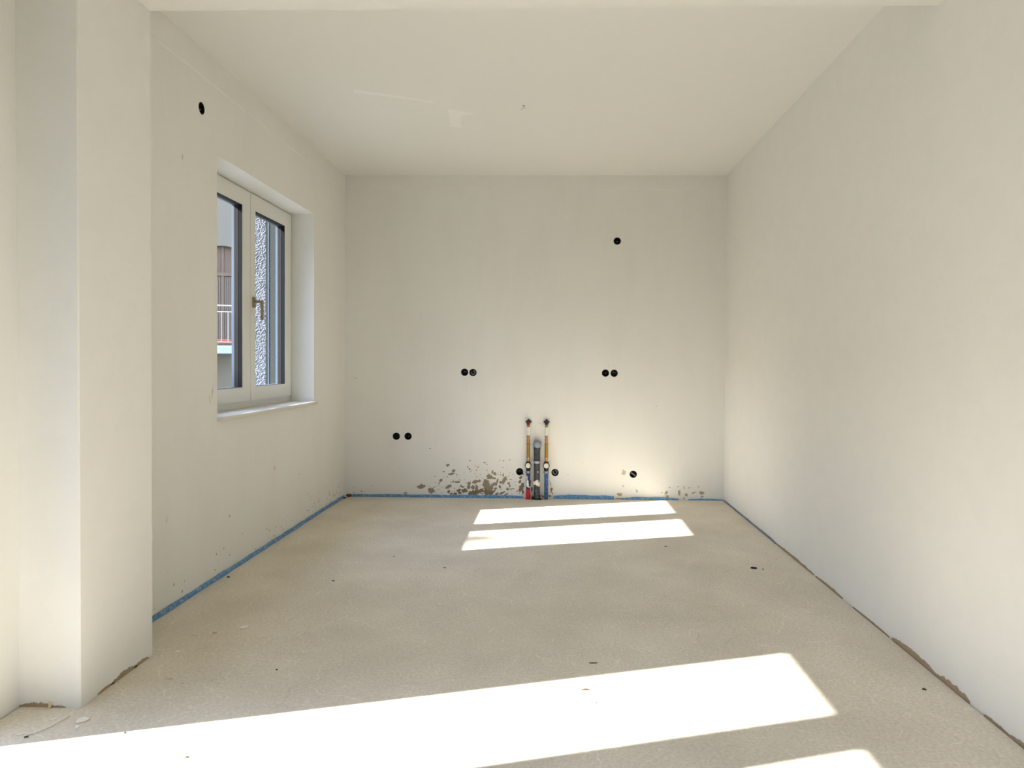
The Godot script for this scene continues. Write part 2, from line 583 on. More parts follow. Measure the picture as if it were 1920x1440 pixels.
func uv_box(lo: Vector3, hi: Vector3, uv: Callable) -> ArrayMesh:
	var st := begin()
	for ax in 3:
		var i := (ax + 1) % 3
		var j := (ax + 2) % 3
		for sg in [0, 1]:
			var p := []
			for q in [[0, 0], [1, 0], [1, 1], [0, 1]]:
				var v := Vector3.ZERO
				v[ax] = hi[ax] if sg else lo[ax]
				v[i] = hi[i] if q[0] else lo[i]
				v[j] = hi[j] if q[1] else lo[j]
				p.append(v)
			var o := Vector3.ZERO
			o[ax] = 1.0 if sg else -1.0
			for t in [[0, 1, 2], [0, 2, 3]]:
				var a: Vector3 = p[t[0]]
				var b: Vector3 = p[t[1]]
				var c: Vector3 = p[t[2]]
				if (b - a).cross(c - a).dot(o) > 0.0:
					var s := b
					b = c
					c = s
				for v in [a, b, c]:
					st.set_uv(uv.call(v))
					st.add_vertex(v)
	st.generate_normals()
	return st.commit()


func cut_box(parent: CSGShape3D, lo: Vector3, hi: Vector3, mat: Material) -> void:
	var c := CSGBox3D.new()
	c.name = "opening"
	c.operation = CSGShape3D.OPERATION_SUBTRACTION
	c.size = hi - lo
	c.position = (lo + hi) * 0.5
	c.material = mat
	parent.add_child(c, true)


func cut_round(parent: CSGShape3D, at: Vector3, r: float, depth: float, along_x: bool) -> void:
	var c := CSGCylinder3D.new()
	c.name = "hole"
	c.operation = CSGShape3D.OPERATION_SUBTRACTION
	c.radius = r
	c.height = depth * 2.0
	c.sides = 32
	c.smooth_faces = true
	c.position = at
	c.rotation = Vector3(0, 0, PI / 2) if along_x else Vector3(PI / 2, 0, 0)
	c.material = M.mortar
	parent.add_child(c, true)


const SOCKETS := [
	[-1.321, 0.511, 0, "round black socket box, left one of the low pair nearest the left corner"],
	[-1.222, 0.512, 1, "round black socket box, right one of the low pair nearest the left corner"],
	[-0.748, 1.052, 2, "round black socket box, left one of the waist-high pair left of the pipes"],
	[-0.678, 1.050, 3, "round black socket box, right one of the waist-high pair left of the pipes"],
	[0.427, 1.052, 1, "round black socket box, left one of the waist-high pair right of the pipes"],
	[0.499, 1.051, 2, "round black socket box, right one of the waist-high pair right of the pipes"],
	[0.516, 2.147, 1, "single round black socket box high on the back wall"],
	[-0.283, 0.223, 0, "round black socket box just left of the hot water pipe by the chipped plaster"],
	[0.013, 0.219, 3, "round black socket box with grey cable inside just right of the cold water pipe"],
	[0.664, 0.211, 4, "round black socket box with a slanting cable, low on the right of the back wall"],
]
const WIN := Rect2(3.806, 0.845, 1.554, 1.365)      # depth, height of the window opening
const DOOR := Rect2(0.60, 0.0, 1.56, 2.21)


func room() -> void:
	# floor slab with a narrow gap along the walls, and the dark slab under it
	var fm := plain(Color.WHITE, 0.82)
	fm.albedo_texture = floor_texture()
	fm.normal_enabled = true
	fm.normal_texture = noise_tex(512, 0.04, 5, 61, null, true, 3.0)
	fm.normal_scale = 0.18
	var fl := MeshInstance3D.new()
	fl.name = "floor"
	fl.mesh = uv_box(Vector3(XL + 0.004, -0.06, -(DB - 0.004)), Vector3(XR - 0.006, 0.0, -DN), func(v: Vector3) -> Vector2: return Vector2((v.x - XL) / 3.17, (-v.z - 1.9) / 4.3))
	fl.material_override = fm
	add_child(fl)
	struct(fl, "bare beige screed floor with trowel marks and sun patches", "floor")
	var st := begin()
	box(st, Vector3(XL - 0.2, -0.25, -(DB + 0.2)), Vector3(XR + 0.2, -0.06, -DN + 0.2))
	struct(obj("floor_base", st, M.subfloor), "dark slab under the screed seen in the edge gaps", "floor")

	# back wall, with round holes for the socket boxes
	var bw := CSGMesh3D.new()
	bw.name = "wall_back"
	bw.mesh = uv_box(Vector3(XL - 0.2, -0.1, -(DB + 0.2)), Vector3(XR + 0.2, HC + 0.05, -DB), func(v: Vector3) -> Vector2: return Vector2((v.x - XL) / 3.17, 1.0 - v.y / 2.688))
	var bm := plain(Color.WHITE, 0.9)
	bm.albedo_texture = back_wall_texture()
	bm.texture_repeat = false
	bw.material = bm
	add_child(bw)
	for s in SOCKETS:
		cut_round(bw, Vector3(s[0], s[1], -DB), 0.0305, 0.06, false)
	struct(bw, "cream plastered back wall with socket holes and flaking paint at the foot", "wall")
	# filler bands, a millimetre or two proud of the plaster, along the top and the right corner
	var nz := FastNoiseLite.new()
	nz.seed = 77
	nz.frequency = 2.0
	for span in [[XL + 0.01, -0.52], [0.34, XR - 0.15]]:
		st = begin()
		var n := 40
		for i in n:
			var x0 := lerpf(span[0], span[1], float(i) / n)
			var x1 := lerpf(span[0], span[1], float(i + 1) / n)
			var y0 := 2.575 + 0.006 * nz.get_noise_1d(x0 * 4.0)
			var y1 := 2.575 + 0.006 * nz.get_noise_1d(x1 * 4.0)
			quad(st, Vector3(x0, y0, -DB + 0.0022), Vector3(x1, y1, -DB + 0.0022), Vector3(x1, HC, -DB + 0.0022), Vector3(x0, HC, -DB + 0.0022), Vector3.BACK)
			quad(st, Vector3(x0, y0 - 0.004, -DB), Vector3(x1, y1 - 0.004, -DB), Vector3(x1, y1, -DB + 0.0022), Vector3(x0, y0, -DB + 0.0022), Vector3(0, -0.6, 1))
		obj("filler_band", st, M.paint, bw)

	# left wall: plaster inside, render outside, both cut for window and door
	var lw := CSGMesh3D.new()
	lw.name = "wall_left"
	lw.mesh = uv_box(Vector3(-2.0, -0.1, -(DB + 0.2)), Vector3(XL, HC + 0.05, -DN + 0.2), func(v: Vector3) -> Vector2: return Vector2((-v.z - 2.3) / 4.0, 1.0 - v.y / 2.69))
	var lm := plain(Color.WHITE, 0.9)
	lm.albedo_texture = left_wall_texture()
	lm.texture_repeat = false
	lw.material = lm
	add_child(lw)
	for r in [WIN, DOOR]:
		cut_box(lw, Vector3(-2.1, r.position.y, -r.end.x), Vector3(-1.5, r.end.y, -r.position.x), M.paint)
	cut_round(lw, Vector3(XL, 2.393, -3.64), 0.0305, 0.06, true)
	struct(lw, "cream plastered left wall around the deep window opening", "wall")
	st = begin()
	for i in 50:
		var d0 := lerpf(DP1, DB, i / 50.0)
		var d1 := lerpf(DP1, DB, (i + 1) / 50.0)
		var y0 := 2.555 + 0.006 * nz.get_noise_1d(d0 * 4.0)
		var y1 := 2.555 + 0.006 * nz.get_noise_1d(d1 * 4.0)
		quad(st, Vector3(XL + 0.002, y0, -d0), Vector3(XL + 0.002, y1, -d1), Vector3(XL + 0.002, HC, -d1), Vector3(XL + 0.002, HC, -d0), Vector3.RIGHT)
		quad(st, Vector3(XL, y0 - 0.004, -d0), Vector3(XL, y1 - 0.004, -d1), Vector3(XL + 0.002, y1, -d1), Vector3(XL + 0.002, y0, -d0), Vector3(1, -0.6, 0))
	obj("filler_band", st, M.paint, lw)
	var ow := CSGBox3D.new()
	ow.name = "wall_outside"
	ow.size = Vector3(0.25, 7.0, 14.0)
	ow.position = Vector3(-2.125, 2.8, -3.0)
	ow.material = M.stucco
	add_child(ow)
	var far_in := 0.06
	for r in [WIN, DOOR]:
		var c := ow.position
		cut_box(ow, Vector3(-2.5, r.position.y - 0.02, -(r.end.x - far_in)) - c, Vector3(-1.9, 2.37, -(r.position.x + 0.02)) - c, M.stucco)
	# the render of the far window jamb, coarse enough to throw its own shadows
	st = begin()
	var rough := FastNoiseLite.new()
	rough.seed = 23
	rough.frequency = 0.30
	rough.fractal_octaves = 2
	var nx := 42
	var ny := 380
	st.set_smooth_group(1)
	var jp := func(i: int, j: int) -> Vector3:
		var n := rough.get_noise_2d(i * 1.0, j * 1.0)
		return Vector3(-2.25 + 0.166 * i / nx, 0.846 + 1.512 * j / ny, -5.2985 + 0.007 * maxf(-0.3, n))
	for i in nx:
		for j in ny:
			quad(st, jp.call(i, j), jp.call(i + 1, j), jp.call(i + 1, j + 1), jp.call(i, j + 1), Vector3.BACK)
	obj("coarse_render", st, plain(Color8(140, 143, 148), 0.95), ow, -ow.position)
	struct(ow, "rough grey rendered outside face of the left wall, seen in the window reveal", "wall")

	# right wall, wall behind the camera, ceiling
	st = begin()
	box(st, Vector3(XR, -0.1, -(DB + 0.2)), Vector3(XR + 0.25, HC + 0.05, -DN + 0.2))
	var rw := obj("wall_right", st, M.paint)
	struct(rw, "long plain cream plastered right wall", "wall")
	var bare := begin()
	for seg in [[4.72, 4.02, 0.013], [4.0, 3.62, 0.010], [3.5, 3.12, 0.006], [3.1, 2.74, 0.022], [2.74, 2.52, 0.020], [2.44, 2.3, 0.008], [2.3, 1.9, 0.020]]:
		bare_edge(bare, Vector3(XR, 0, -seg[0]), Vector3(XR, 0, -seg[1]), Vector3.LEFT, seg[2], int(seg[0] * 100))
	obj("bare_mortar", bare, M.mortar, rw)
	var fw := CSGBox3D.new()
	fw.name = "wall_front"
	fw.size = Vector3(XR - XL + 0.6, HC + 0.15, 0.2)
	fw.position = Vector3((XR + XL) * 0.5, HC * 0.5 - 0.025, -DN + 0.1)
	fw.material = M.paint
	add_child(fw)
	cut_box(fw, Vector3(-0.25, 0.9, -DN - 0.1) - fw.position, Vector3(1.05, 2.3, -DN + 0.3) - fw.position, M.paint)
	struct(fw, "plastered wall behind the camera around a broad window", "wall")
	st = begin()
	box(st, Vector3(-2.2, HC, -(DB + 0.2)), Vector3(XR + 0.25, HC + 0.3, -DN + 0.2))
	var ce := obj("ceiling", st, M.ceiling)
	struct(ce, "smooth off-white ceiling beyond the beam", "ceiling")
	st = begin()
	var patch := PackedVector2Array([Vector2(-0.66, -4.52), Vector2(-0.53, -4.6), Vector2(-0.50, -4.64), Vector2(-0.60, -4.66), Vector2(-0.62, -4.84), Vector2(-0.60, -4.9), Vector2(-0.69, -4.88)])
	slab(st, patch, 0.001, Basis.IDENTITY, Vector3(0, HC - 0.001, 0))
	var seam := PackedVector2Array([Vector2(-1.15, -4.2), Vector2(-0.95, -4.285), Vector2(-0.72, -4.40), Vector2(-0.71, -4.44), Vector2(-0.95, -4.33), Vector2(-1.16, -4.25)])
	slab(st, seam, 0.001, Basis.IDENTITY, Vector3(0, HC - 0.001, 0))
	obj("filler_patch", st, plain(Color8(250, 248, 242), 0.9), ce)

	# pier and beam between the two halves of the room
	st = begin()
	box(st, Vector3(XL - 0.05, -0.05, -DP1), Vector3(XP, HB + 0.02, -DP0), 0.004)
	var pier := obj("pillar", st, M.paint)
	struct(pier, "cream plastered pier standing out from the left wall", "pillar")
	bare = begin()
	for seg in [[2.46, 2.56, 0.010], [2.54, 2.70, 0.018], [2.68, 2.78, 0.012]]:
		bare_edge(bare, Vector3(XP, 0, -seg[0]), Vector3(XP, 0, -seg[1]), Vector3.RIGHT, seg[2], int(seg[1] * 100))
	for seg in [[XL, -1.64, 0.014], [-1.645, -1.60, 0.006]]:
		bare_edge(bare, Vector3(seg[0], 0, -DP0), Vector3(seg[1], 0, -DP0), Vector3.BACK, seg[2], 9)
	obj("bare_mortar", bare, M.mortar, pier)
	st = begin()
	box(st, Vector3(XL - 0.05, HB, -DP1), Vector3(XR + 0.05, HC + 0.02, -DP0), 0.004)
	struct(obj("beam", st, M.paint), "plastered beam crossing the top of the room above the pier", "beam")


func bare_edge(st: SurfaceTool, a: Vector3, b: Vector3, out: Vector3, h: float, seed_: int) -> void:
	# a strip of bare mortar at the foot of a wall with a ragged upper edge
	var nz := FastNoiseLite.new()
	nz.seed = seed_
	nz.frequency = 9.0
	var n := 26
	for i in n:
		var t0 := float(i) / n
		var t1 := float(i + 1) / n
		var p := a.lerp(b, t0)
		var q := a.lerp(b, t1)
		var h0 := h * (sin(PI * clampf(t0 * 0.94 + 0.03, 0, 1)) ** 0.5) * (1.0 + 0.5 * nz.get_noise_1d(t0 * 3.0))
		var h1 := h * (sin(PI * clampf(t1 * 0.94 + 0.03, 0, 1)) ** 0.5) * (1.0 + 0.5 * nz.get_noise_1d(t1 * 3.0))
		var o := out * 0.0015
		var up0 := Vector3.UP * h0
		var up1 := Vector3.UP * h1
		var low := Vector3.DOWN * 0.02
		quad(st, p + o + low, q + o + low, q + o + up1, p + o + up0, out)
		quad(st, p + up0, q + up1, q + o + up1, p + o + up0, Vector3.UP)


# ------------------------------------------------------------------ window and balcony door

func zr(d0: float, d1: float, y0: float, y1: float) -> Rect2:
	return Rect2(-d1, y0, d1 - d0, y1 - y0)


func make_sash(root: Node3D, d0: float, d1: float, y0: float, y1: float, g0: float, g1: float, gy0: float, gy1: float) -> MeshInstance3D:
	var outer := zr(d0, d1, y0, y1)
	var st := begin()
	ring_x(st, XS - 0.058, XS - 0.003, outer, zr(g0 - 0.009, g1 + 0.009, gy0 - 0.009, gy1 + 0.009))
	ring_x(st, XS - 0.003, XS, outer.grow(-0.004), zr(g0 - 0.004, g1 + 0.004, gy0 - 0.004, gy1 + 0.004))
	ring_x(st, XS - 0.006, XS - 0.0028, outer.grow(-0.001), zr(g0 - 0.001, g1 + 0.001, gy0 - 0.001, gy1 + 0.001))
	var s := obj("sash", st, M.pvc, root)
	var hole := zr(g0, g1, gy0, gy1)
	st = begin()
	ring_x(st, XS - 0.026, XS - 0.004, hole.grow(0.010), hole)
	obj("gasket", st, M.gasket, s)
	st = begin()
	ring_x(st, XS - 0.055, XS - 0.029, hole.grow(0.03), hole)
	obj("outer_profile", st, M.anthracite, s)
	st = begin()
	ring_x(st, XS - 0.070, XS - 0.055, hole.grow(0.05), hole)
	obj("edge_trim", st, M.alu, s)
	st = begin()
	box(st, Vector3(XS - 0.0295, gy0 - 0.005, -g1 - 0.005), Vector3(XS - 0.0255, gy1 + 0.005, -g0 + 0.005))
	obj("glass_pane", st, M.glass, s)
	return s


func rear_window() -> void:
	var root := Node3D.new()
	root.name = "window_2"
	add_child(root)
	struct(root, "broad white window in the wall behind the camera", "window")
	var st := begin()
	var z := -DN + 0.1
	for b in [[-0.25, 0.9, 1.05, 1.0], [-0.25, 2.2, 1.05, 2.3], [-0.25, 1.0, -0.17, 2.2], [0.97, 1.0, 1.05, 2.2], [0.35, 1.0, 0.45, 2.2]]:
		box(st, Vector3(b[0], b[1], z - 0.035), Vector3(b[2], b[3], z + 0.035), 0.004)
	obj("frame", st, M.pvc, root)
	for x in [[-0.17, 0.35], [0.45, 0.97]]:
		st = begin()
		box(st, Vector3(x[0], 1.0, z - 0.003), Vector3(x[1], 2.2, z + 0.003))
		obj("glass_pane", st, M.glass, root)


func windows() -> void:
	rear_window()
	for which in 2:
		var r: Rect2 = WIN if which == 0 else DOOR
		var a := r.position.x
		var b := r.end.x
		var lo := 0.886 if which == 0 else 0.03
		var glo := 0.977 if which == 0 else 0.11
		var root := Node3D.new()
		root.name = "window_1" if which == 0 else "door_1"
		add_child(root)
		if which == 0:
			struct(root, "white two-sash window in the deep reveal of the left wall", "window")
		else:
			struct(root, "white glazed balcony door in the left wall beside the camera", "door")
		var st := begin()
		ring_x(st, XS - 0.075, XS - 0.014, zr(a, b, r.position.y, r.end.y), zr(a + 0.045, b - 0.03, lo + 0.01, 2.175))
		obj("frame", st, M.pvc, root)
		var s := make_sash(root, a + 0.824, b - 0.008, lo, 2.203, b - 0.65, b - 0.13, glo, 2.100)
		make_sash(root, a + 0.02, a + 0.820, lo, 2.203, a + 0.185, a + 0.705, glo, 2.100)
		# handle on the far sash
		st = begin()
		var hz := -(a + 0.862)
		var hy := 1.513
		var pts := PackedVector2Array()
		for k in 20:
			var t := TAU * k / 20
			pts.append(Vector2(0.016 * signf(cos(t)) * absf(cos(t)) ** 0.6, 0.034 * signf(sin(t)) * absf(sin(t)) ** 0.6))
		# outline (z, y) standing on the sash, thickness along x
		slab(st, pts, 0.012, Basis(Vector3(0, 0, 1), Vector3(1, 0, 0), Vector3(0, 1, 0)), Vector3(XS, hy, hz))
		lathe(st, [Vector2(0.009, 0.0), Vector2(0.009, 0.048)], Vector3(XS + 0.01, hy + 0.004, hz), 16, false, Basis(Vector3(0, 1, 0), Vector3(1, 0, 0), Vector3(0, 0, 1)))
		box(st, Vector3(XS + 0.050, hy - 0.112, hz - 0.010), Vector3(XS + 0.066, hy + 0.014, hz + 0.010), 0.004)
		obj("handle", st, M.bronze, s)
		# outside: shutter guides, cover bead and metal sill
		var guides := begin()
		var beads := begin()
		var capping := begin()
		for side in 2:
			var z0 := -(b - 0.002) if side == 0 else -(a + 0.075)
			var z1 := -(b - 0.075) if side == 0 else -(a + 0.002)
			box(guides, Vector3(-2.060, r.position.y, z0), Vector3(-1.998, 2.36, z1))
			box(beads, Vector3(-2.067, r.position.y, z0), Vector3(-2.060, 2.36, z1 + (0.003 if side == 0 else 0.0)))
			box(capping, Vector3(-2.084, r.position.y, z0), Vector3(-2.067, 2.36, z1))
		obj("shutter_guide", guides, M.guide, root)
		obj("cover_bead", beads, M.alu, root)
		obj("guide_cap", capping, M.taupe, root)
		if which == 0:
			st = begin()
			box(st, Vector3(-1.94, 0.825, -b - 0.004), Vector3(XL + 0.034, 0.847, -a + 0.004), 0.005)
			obj("sill", st, M.sill, root)
			st = begin()
			quad(st, Vector3(-1.99, 0.875, -b), Vector3(-1.99, 0.875, -a), Vector3(-2.29, 0.84, -a), Vector3(-2.29, 0.84, -b), Vector3.UP)
			quad(st, Vector3(-2.29, 0.80, -b), Vector3(-2.29, 0.80, -a), Vector3(-2.29, 0.84, -a), Vector3(-2.29, 0.84, -b), Vector3.LEFT)
			quad(st, Vector3(-1.99, 0.83, -b), Vector3(-1.99, 0.83, -a), Vector3(-2.29, 0.80, -a), Vector3(-2.29, 0.80, -b), Vector3.DOWN)
			obj("outer_sill", st, M.alu, root)


# ------------------------------------------------------------------ outside

func outside() -> void:
	var st := begin()
	box(st, Vector3(-60, -0.6, -60), Vector3(-2.0, -0.25, 40))
	var gm := plain(Color.WHITE, 0.95)
	var gr := Gradient.new()
	gr.colors = PackedColorArray([Color8(112, 112, 100), Color8(150, 147, 136)])
	gm.albedo_texture = noise_tex(512, 0.02, 4, 51, gr)
	world_tri(gm, 0.4)
	struct(obj("ground", st, gm), "grey paved courtyard outside the window", "ground")

	# the house across the courtyard, turned a little away from the sun
	var house := thing("apartment_building", "grey house with an arched balcony door seen through the left window sash", "building", Vector3(-8.27, -0.25, -18.2))
	house.rotation.y = deg_to_rad(19.0)
	var wall := CSGBox3D.new()
	wall.size = Vector3(12, 9, 0.4)
	wall.position = Vector3(0, 4.5, -0.2)
	wall.material = plain(Color8(104, 100, 88), 0.9)
	wall.name = "wall"
	house.add_child(wall)
	var arch := PackedVector2Array([Vector2(-0.62, 1.75), Vector2(0.62, 1.75)])
	for k in 13:
		var t := lerpf(0.62, -0.62, k / 12.0)
		arch.append(Vector2(t, 4.22 - (0.95 - sqrt(0.95 * 0.95 - t * t))))
	var hole := CSGPolygon3D.new()
	hole.name = "opening"
	hole.operation = CSGShape3D.OPERATION_SUBTRACTION
	hole.polygon = arch
	hole.depth = 0.3
	hole.position = Vector3(0, -4.5, 0.25)
	hole.material = wall.material
	wall.add_child(hole)
	st = begin()
	box(st, Vector3(-0.7, 1.7, -0.16), Vector3(0.7, 4.3, -0.12))
	var door := obj("balcony_door", st, plain(Color8(84, 68, 54), 0.7), house)
	st = begin()
	for x in [-0.60, -0.30, -0.02, 0.28, 0.56]:
		box(st, Vector3(x, 1.75, -0.12), Vector3(x + 0.05, 4.24, -0.09))
	box(st, Vector3(-0.62, 3.48, -0.12), Vector3(0.62, 3.56, -0.08))
	obj("casing", st, plain(Color8(92, 76, 62), 0.7), door)
	st = begin()
	for k in 26:
		var x := -0.58 + k * 0.045
		box(st, Vector3(x, 1.85, -0.118), Vector3(x + 0.026, 3.46, -0.106 + 0.006 * (k % 2)))
	obj("curtain", st, plain(Color8(96, 88, 78), 0.9), door)
	# balcony
	st = begin()
	box(st, Vector3(-2.4, 1.53, 0.0), Vector3(0.36, 1.715, 1.22), 0.01)
	obj("balcony_slab", st, plain(Color8(146, 164, 176), 0.8), house)
	st = begin()
	box(st, Vector3(-2.4, 1.76, 1.08), Vector3(0.30, 1.86, 1.12), 0.01)
	obj("flower_box", st, plain(Color8(150, 74, 60), 0.7), house)
	var rail := begin()
	var steel := plain(Color8(176, 172, 160), 0.5)
	tube(rail, [Vector3(-2.4, 2.51, 1.17), Vector3(0.34, 2.51, 1.17), Vector3(0.34, 2.51, 0.0)], 0.014, 0.014)
	tube(rail, [Vector3(-2.4, 1.80, 1.17), Vector3(0.34, 1.80, 1.17), Vector3(0.34, 1.80, 0.0)], 0.010, 0.010)
	tube(rail, [Vector3(-2.4, 2.65, 1.24), Vector3(0.43, 2.65, 1.24), Vector3(0.43, 2.65, 0.0)], 0.016, 0.016)
	tube(rail, [Vector3(0.34, 1.72, 1.17), Vector3(0.34, 2.51, 1.17), Vector3(0.43, 2.65, 1.24)], 0.018, 0.018)
	var railing := obj("railing", rail, steel, house)
	for k in 18:
		st = begin()
		tube(st, [Vector3(0.24 - k * 0.15, 1.8, 1.17), Vector3(0.24 - k * 0.15, 2.51, 1.17)], 0.008, 0.008, 6)
		obj("baluster", st, steel, railing)
	st = begin()
	tube(st, [Vector3(0.36, 1.66, 1.1), Vector3(0.43, 1.67, 1.1)], 0.03, 0.03)
	obj("drain_spout", st, plain(Color8(236, 236, 236), 0.5), house)

	# the row that closes the courtyard on the sunny side: low enough for the sun to clear it
	var row := thing("terraced_house", "long low house closing the courtyard across from the windows, outside the picture", "building", Vector3(-20.0, -0.25, 2.0))
	st = begin()
	box(st, Vector3(-8, 0, -20), Vector3(0, 6.4, 22))
	obj("wall", st, plain(Color8(150, 144, 132), 0.9), row)
	st = begin()
	for e in [-20.4, 22.4]:
		tri(st, Vector3(-8.4, 6.4, e), Vector3(0.4, 6.4, e), Vector3(-4, 8.4, e), Vector3(0, 0, e))
	quad(st, Vector3(0.4, 6.4, -20.4), Vector3(0.4, 6.4, 22.4), Vector3(-4, 8.4, 22.4), Vector3(-4, 8.4, -20.4), Vector3(1, 2, 0))
	quad(st, Vector3(-8.4, 6.4, -20.4), Vector3(-8.4, 6.4, 22.4), Vector3(-4, 8.4, 22.4), Vector3(-4, 8.4, -20.4), Vector3(-1, 2, 0))
	quad(st, Vector3(-8.4, 6.4, -20.4), Vector3(-8.4, 6.4, 22.4), Vector3(0.4, 6.4, 22.4), Vector3(0.4, 6.4, -20.4), Vector3.DOWN)
	obj("roof", st, plain(Color8(122, 74, 58), 0.85), row)
	for k in 10:
		for fl in 2:
			st = begin()
			box(st, Vector3(0.0, 1.0 + fl * 2.8, -18.0 + k * 4.0), Vector3(0.04, 2.4 + fl * 2.8, -16.8 + k * 4.0), 0.005)
			obj("window", st, plain(Color8(70, 78, 84), 0.2), row)

	var wing := thing("building_wing", "projecting wing of the same house beside the courtyard, behind the camera's left", "building", Vector3(-6.5, -0.25, 3.2))
	st = begin()
	box(st, Vector3(-4.2, 0, 0), Vector3(4.2, 6.6, 7.0))
	obj("wall", st, M.stucco, wing)
	st = begin()
	box(st, Vector3(-4.5, 6.6, -0.25), Vector3(4.2, 6.85, 7.2), 0.02)
	obj("roof_edge", st, M.alu, wing)

	# bare tree towards the sun: its twigs streak the far patches of sun
	var tree := thing("bare_tree", "slim bare tree in the courtyard whose twigs shade the far sun patches", "tree", Vector3(-15.6, -0.25, -0.05))
	st = begin()
	tube(st, [Vector3(0, 0, 0), Vector3(0.1, 4.0, 0.05), Vector3(0.0, 8.0, 0.0), Vector3(0.05, 11.2, 0.0)], 0.2, 0.05, 10)
	obj("trunk", st, plain(Color8(96, 84, 70), 0.9), tree)
	var twigs := begin()
	var tr := RandomNumberGenerator.new()
	tr.seed = 12
	for k in 26:
		var y := tr.randf_range(8.0, 11.2)
		var a := tr.randf_range(0, TAU)
		var d := Vector3(cos(a), tr.randf_range(0.1, 0.5), sin(a))
		var l := tr.randf_range(0.5, 1.15) * (12.2 - y) * 0.45
		var p := Vector3(0.03, y, 0)
		tube(twigs, [p, p + d * l * 0.5 + Vector3(0, 0.05, 0), p + d * l], 0.022, 0.005, 5)
		for j in 3:
			var q := p + d * l * tr.randf_range(0.3, 0.9)
			var e := (d + Vector3(tr.randfn(0, 0.6), tr.randfn(0, 0.4), tr.randfn(0, 0.6))).normalized()
			tube(twigs, [q, q + e * l * 0.35], 0.010, 0.004, 4)
	var boughs := begin()
	for k in 4:
		var y := tr.randf_range(10.8, 11.25)
		var a := tr.randf_range(-0.5, 0.5) + (PI / 2 if k % 2 else -PI / 2)
		var e := Vector3(sin(a) * 0.2 + 0.1, tr.randf_range(0.02, 0.2), sin(a)) * tr.randf_range(0.35, 0.7)
		tube(boughs, [Vector3(0.05, y, 0), Vector3(0.05, y + 0.04, 0) + e * 0.5, Vector3(0.05, y, 0) + e], 0.027, 0.014, 6)
	obj("boughs", boughs, plain(Color8(92, 80, 66), 0.9), tree)
	var tw := obj("twigs", twigs, plain(Color8(88, 76, 62), 0.9), tree)
	tw.set_meta("kind", "stuff")


# ------------------------------------------------------------------ socket boxes

func make_socket(called_label: String, variant: int, at: Vector3, turn: float, group: String) -> void:
	var t := thing("socket_box", called_label, "socket box", at, group)
	t.rotation.y = turn
	var b := Basis(Vector3(1, 0, 0), Vector3(0, 0, 1), Vector3(0, -1, 0))      # turns the lathe's y towards the room
	var st := begin()
	lathe(st, [Vector2(0.0268, -0.003), Vector2(0.0272, 0.0008), Vector2(0.0296, 0.0012), Vector2(0.0303, 0.0002), Vector2(0.0303, -0.004)], Vector3.ZERO, 32, false, b)
	obj("rim", st, M.black, t)
	st = begin()
	lathe(st, [Vector2(0.0268, -0.001), Vector2(0.0262, -0.042)], Vector3.ZERO, 32, true, b)
	lathe(st, [Vector2(0.0262, -0.042), Vector2(0.0, -0.043)], Vector3.ZERO, 32, false, b)
	for s in [-1.0, 1.0]:      # screw posts
		lathe(st, [Vector2(0.0035, -0.042), Vector2(0.0035, -0.006), Vector2(0.0, -0.006)], Vector3(s * 0.021, 0.0, 0), 10, false, b)
	obj("cup", st, M.black, t)
	if variant == 0:
		return
	st = begin()
	match variant:
		1:
			tube(st, [Vector3(0.004, -0.002, -0.04), Vector3(0.006, 0.002, -0.022), Vector3(0.003, -0.006, -0.008)], 0.0026, 0.0026)
		2:
			tube(st, [Vector3(-0.010, 0.004, -0.04), Vector3(-0.006, 0.012, -0.012), Vector3(0.0, 0.008, -0.006)], 0.0024, 0.0024)
			tube(st, [Vector3(0.012, 0.0, -0.04), Vector3(0.011, 0.010, -0.008)], 0.0024, 0.0024)
		3:
			var coil := []
			for k in 16:
				var a := 2.4 + k * 0.36
				coil.append(Vector3(cos(a) * 0.016, sin(a) * 0.016, -0.020 + k * 0.0008))
			tube(st, coil, 0.0032, 0.0032)
		4:
			tube(st, [Vector3(-0.018, 0.012, -0.012), Vector3(0.0, 0.0, -0.006), Vector3(0.018, -0.014, -0.010)], 0.0038, 0.0038)
	obj("cable", st, M.wire, t)


func sockets() -> void:
	for s in SOCKETS:
		make_socket(s[3], s[2], Vector3(s[0], s[1], -DB), 0.0, "round socket boxes in the back wall")
	make_socket("round black socket box high on the left wall above the window", 1, Vector3(XL, 2.393, -3.64), PI / 2, "")
	var t := thing("ceiling_wire", "tiny wire stub hanging from the middle of the ceiling", "wire", Vector3(-0.193, HC, -4.484))
	var st := begin()
	lathe(st, [Vector2(0.006, -0.002), Vector2(0.008, 0.0)], Vector3.ZERO, 12)
	obj("dowel", st, plain(Color8(120, 116, 106), 0.7), t)
	st = begin()
	tube(st, [Vector3(0, 0, 0), Vector3(0.002, -0.012, 0), Vector3(0.010, -0.020, 0.004)], 0.002, 0.0015, 6)
	tube(st, [Vector3(0, 0, 0), Vector3(-0.008, -0.014, 0), Vector3(-0.012, -0.030, 0.006)], 0.002, 0.0015, 6)
	obj("lead", st, plain(Color8(196, 190, 176), 0.6), t)


# ------------------------------------------------------------------ water and drain pipes

func slim(prof: Array, k: float) -> Array:
	return prof.map(func(p: Vector2) -> Vector2: return Vector2(p.x * k, p.y))


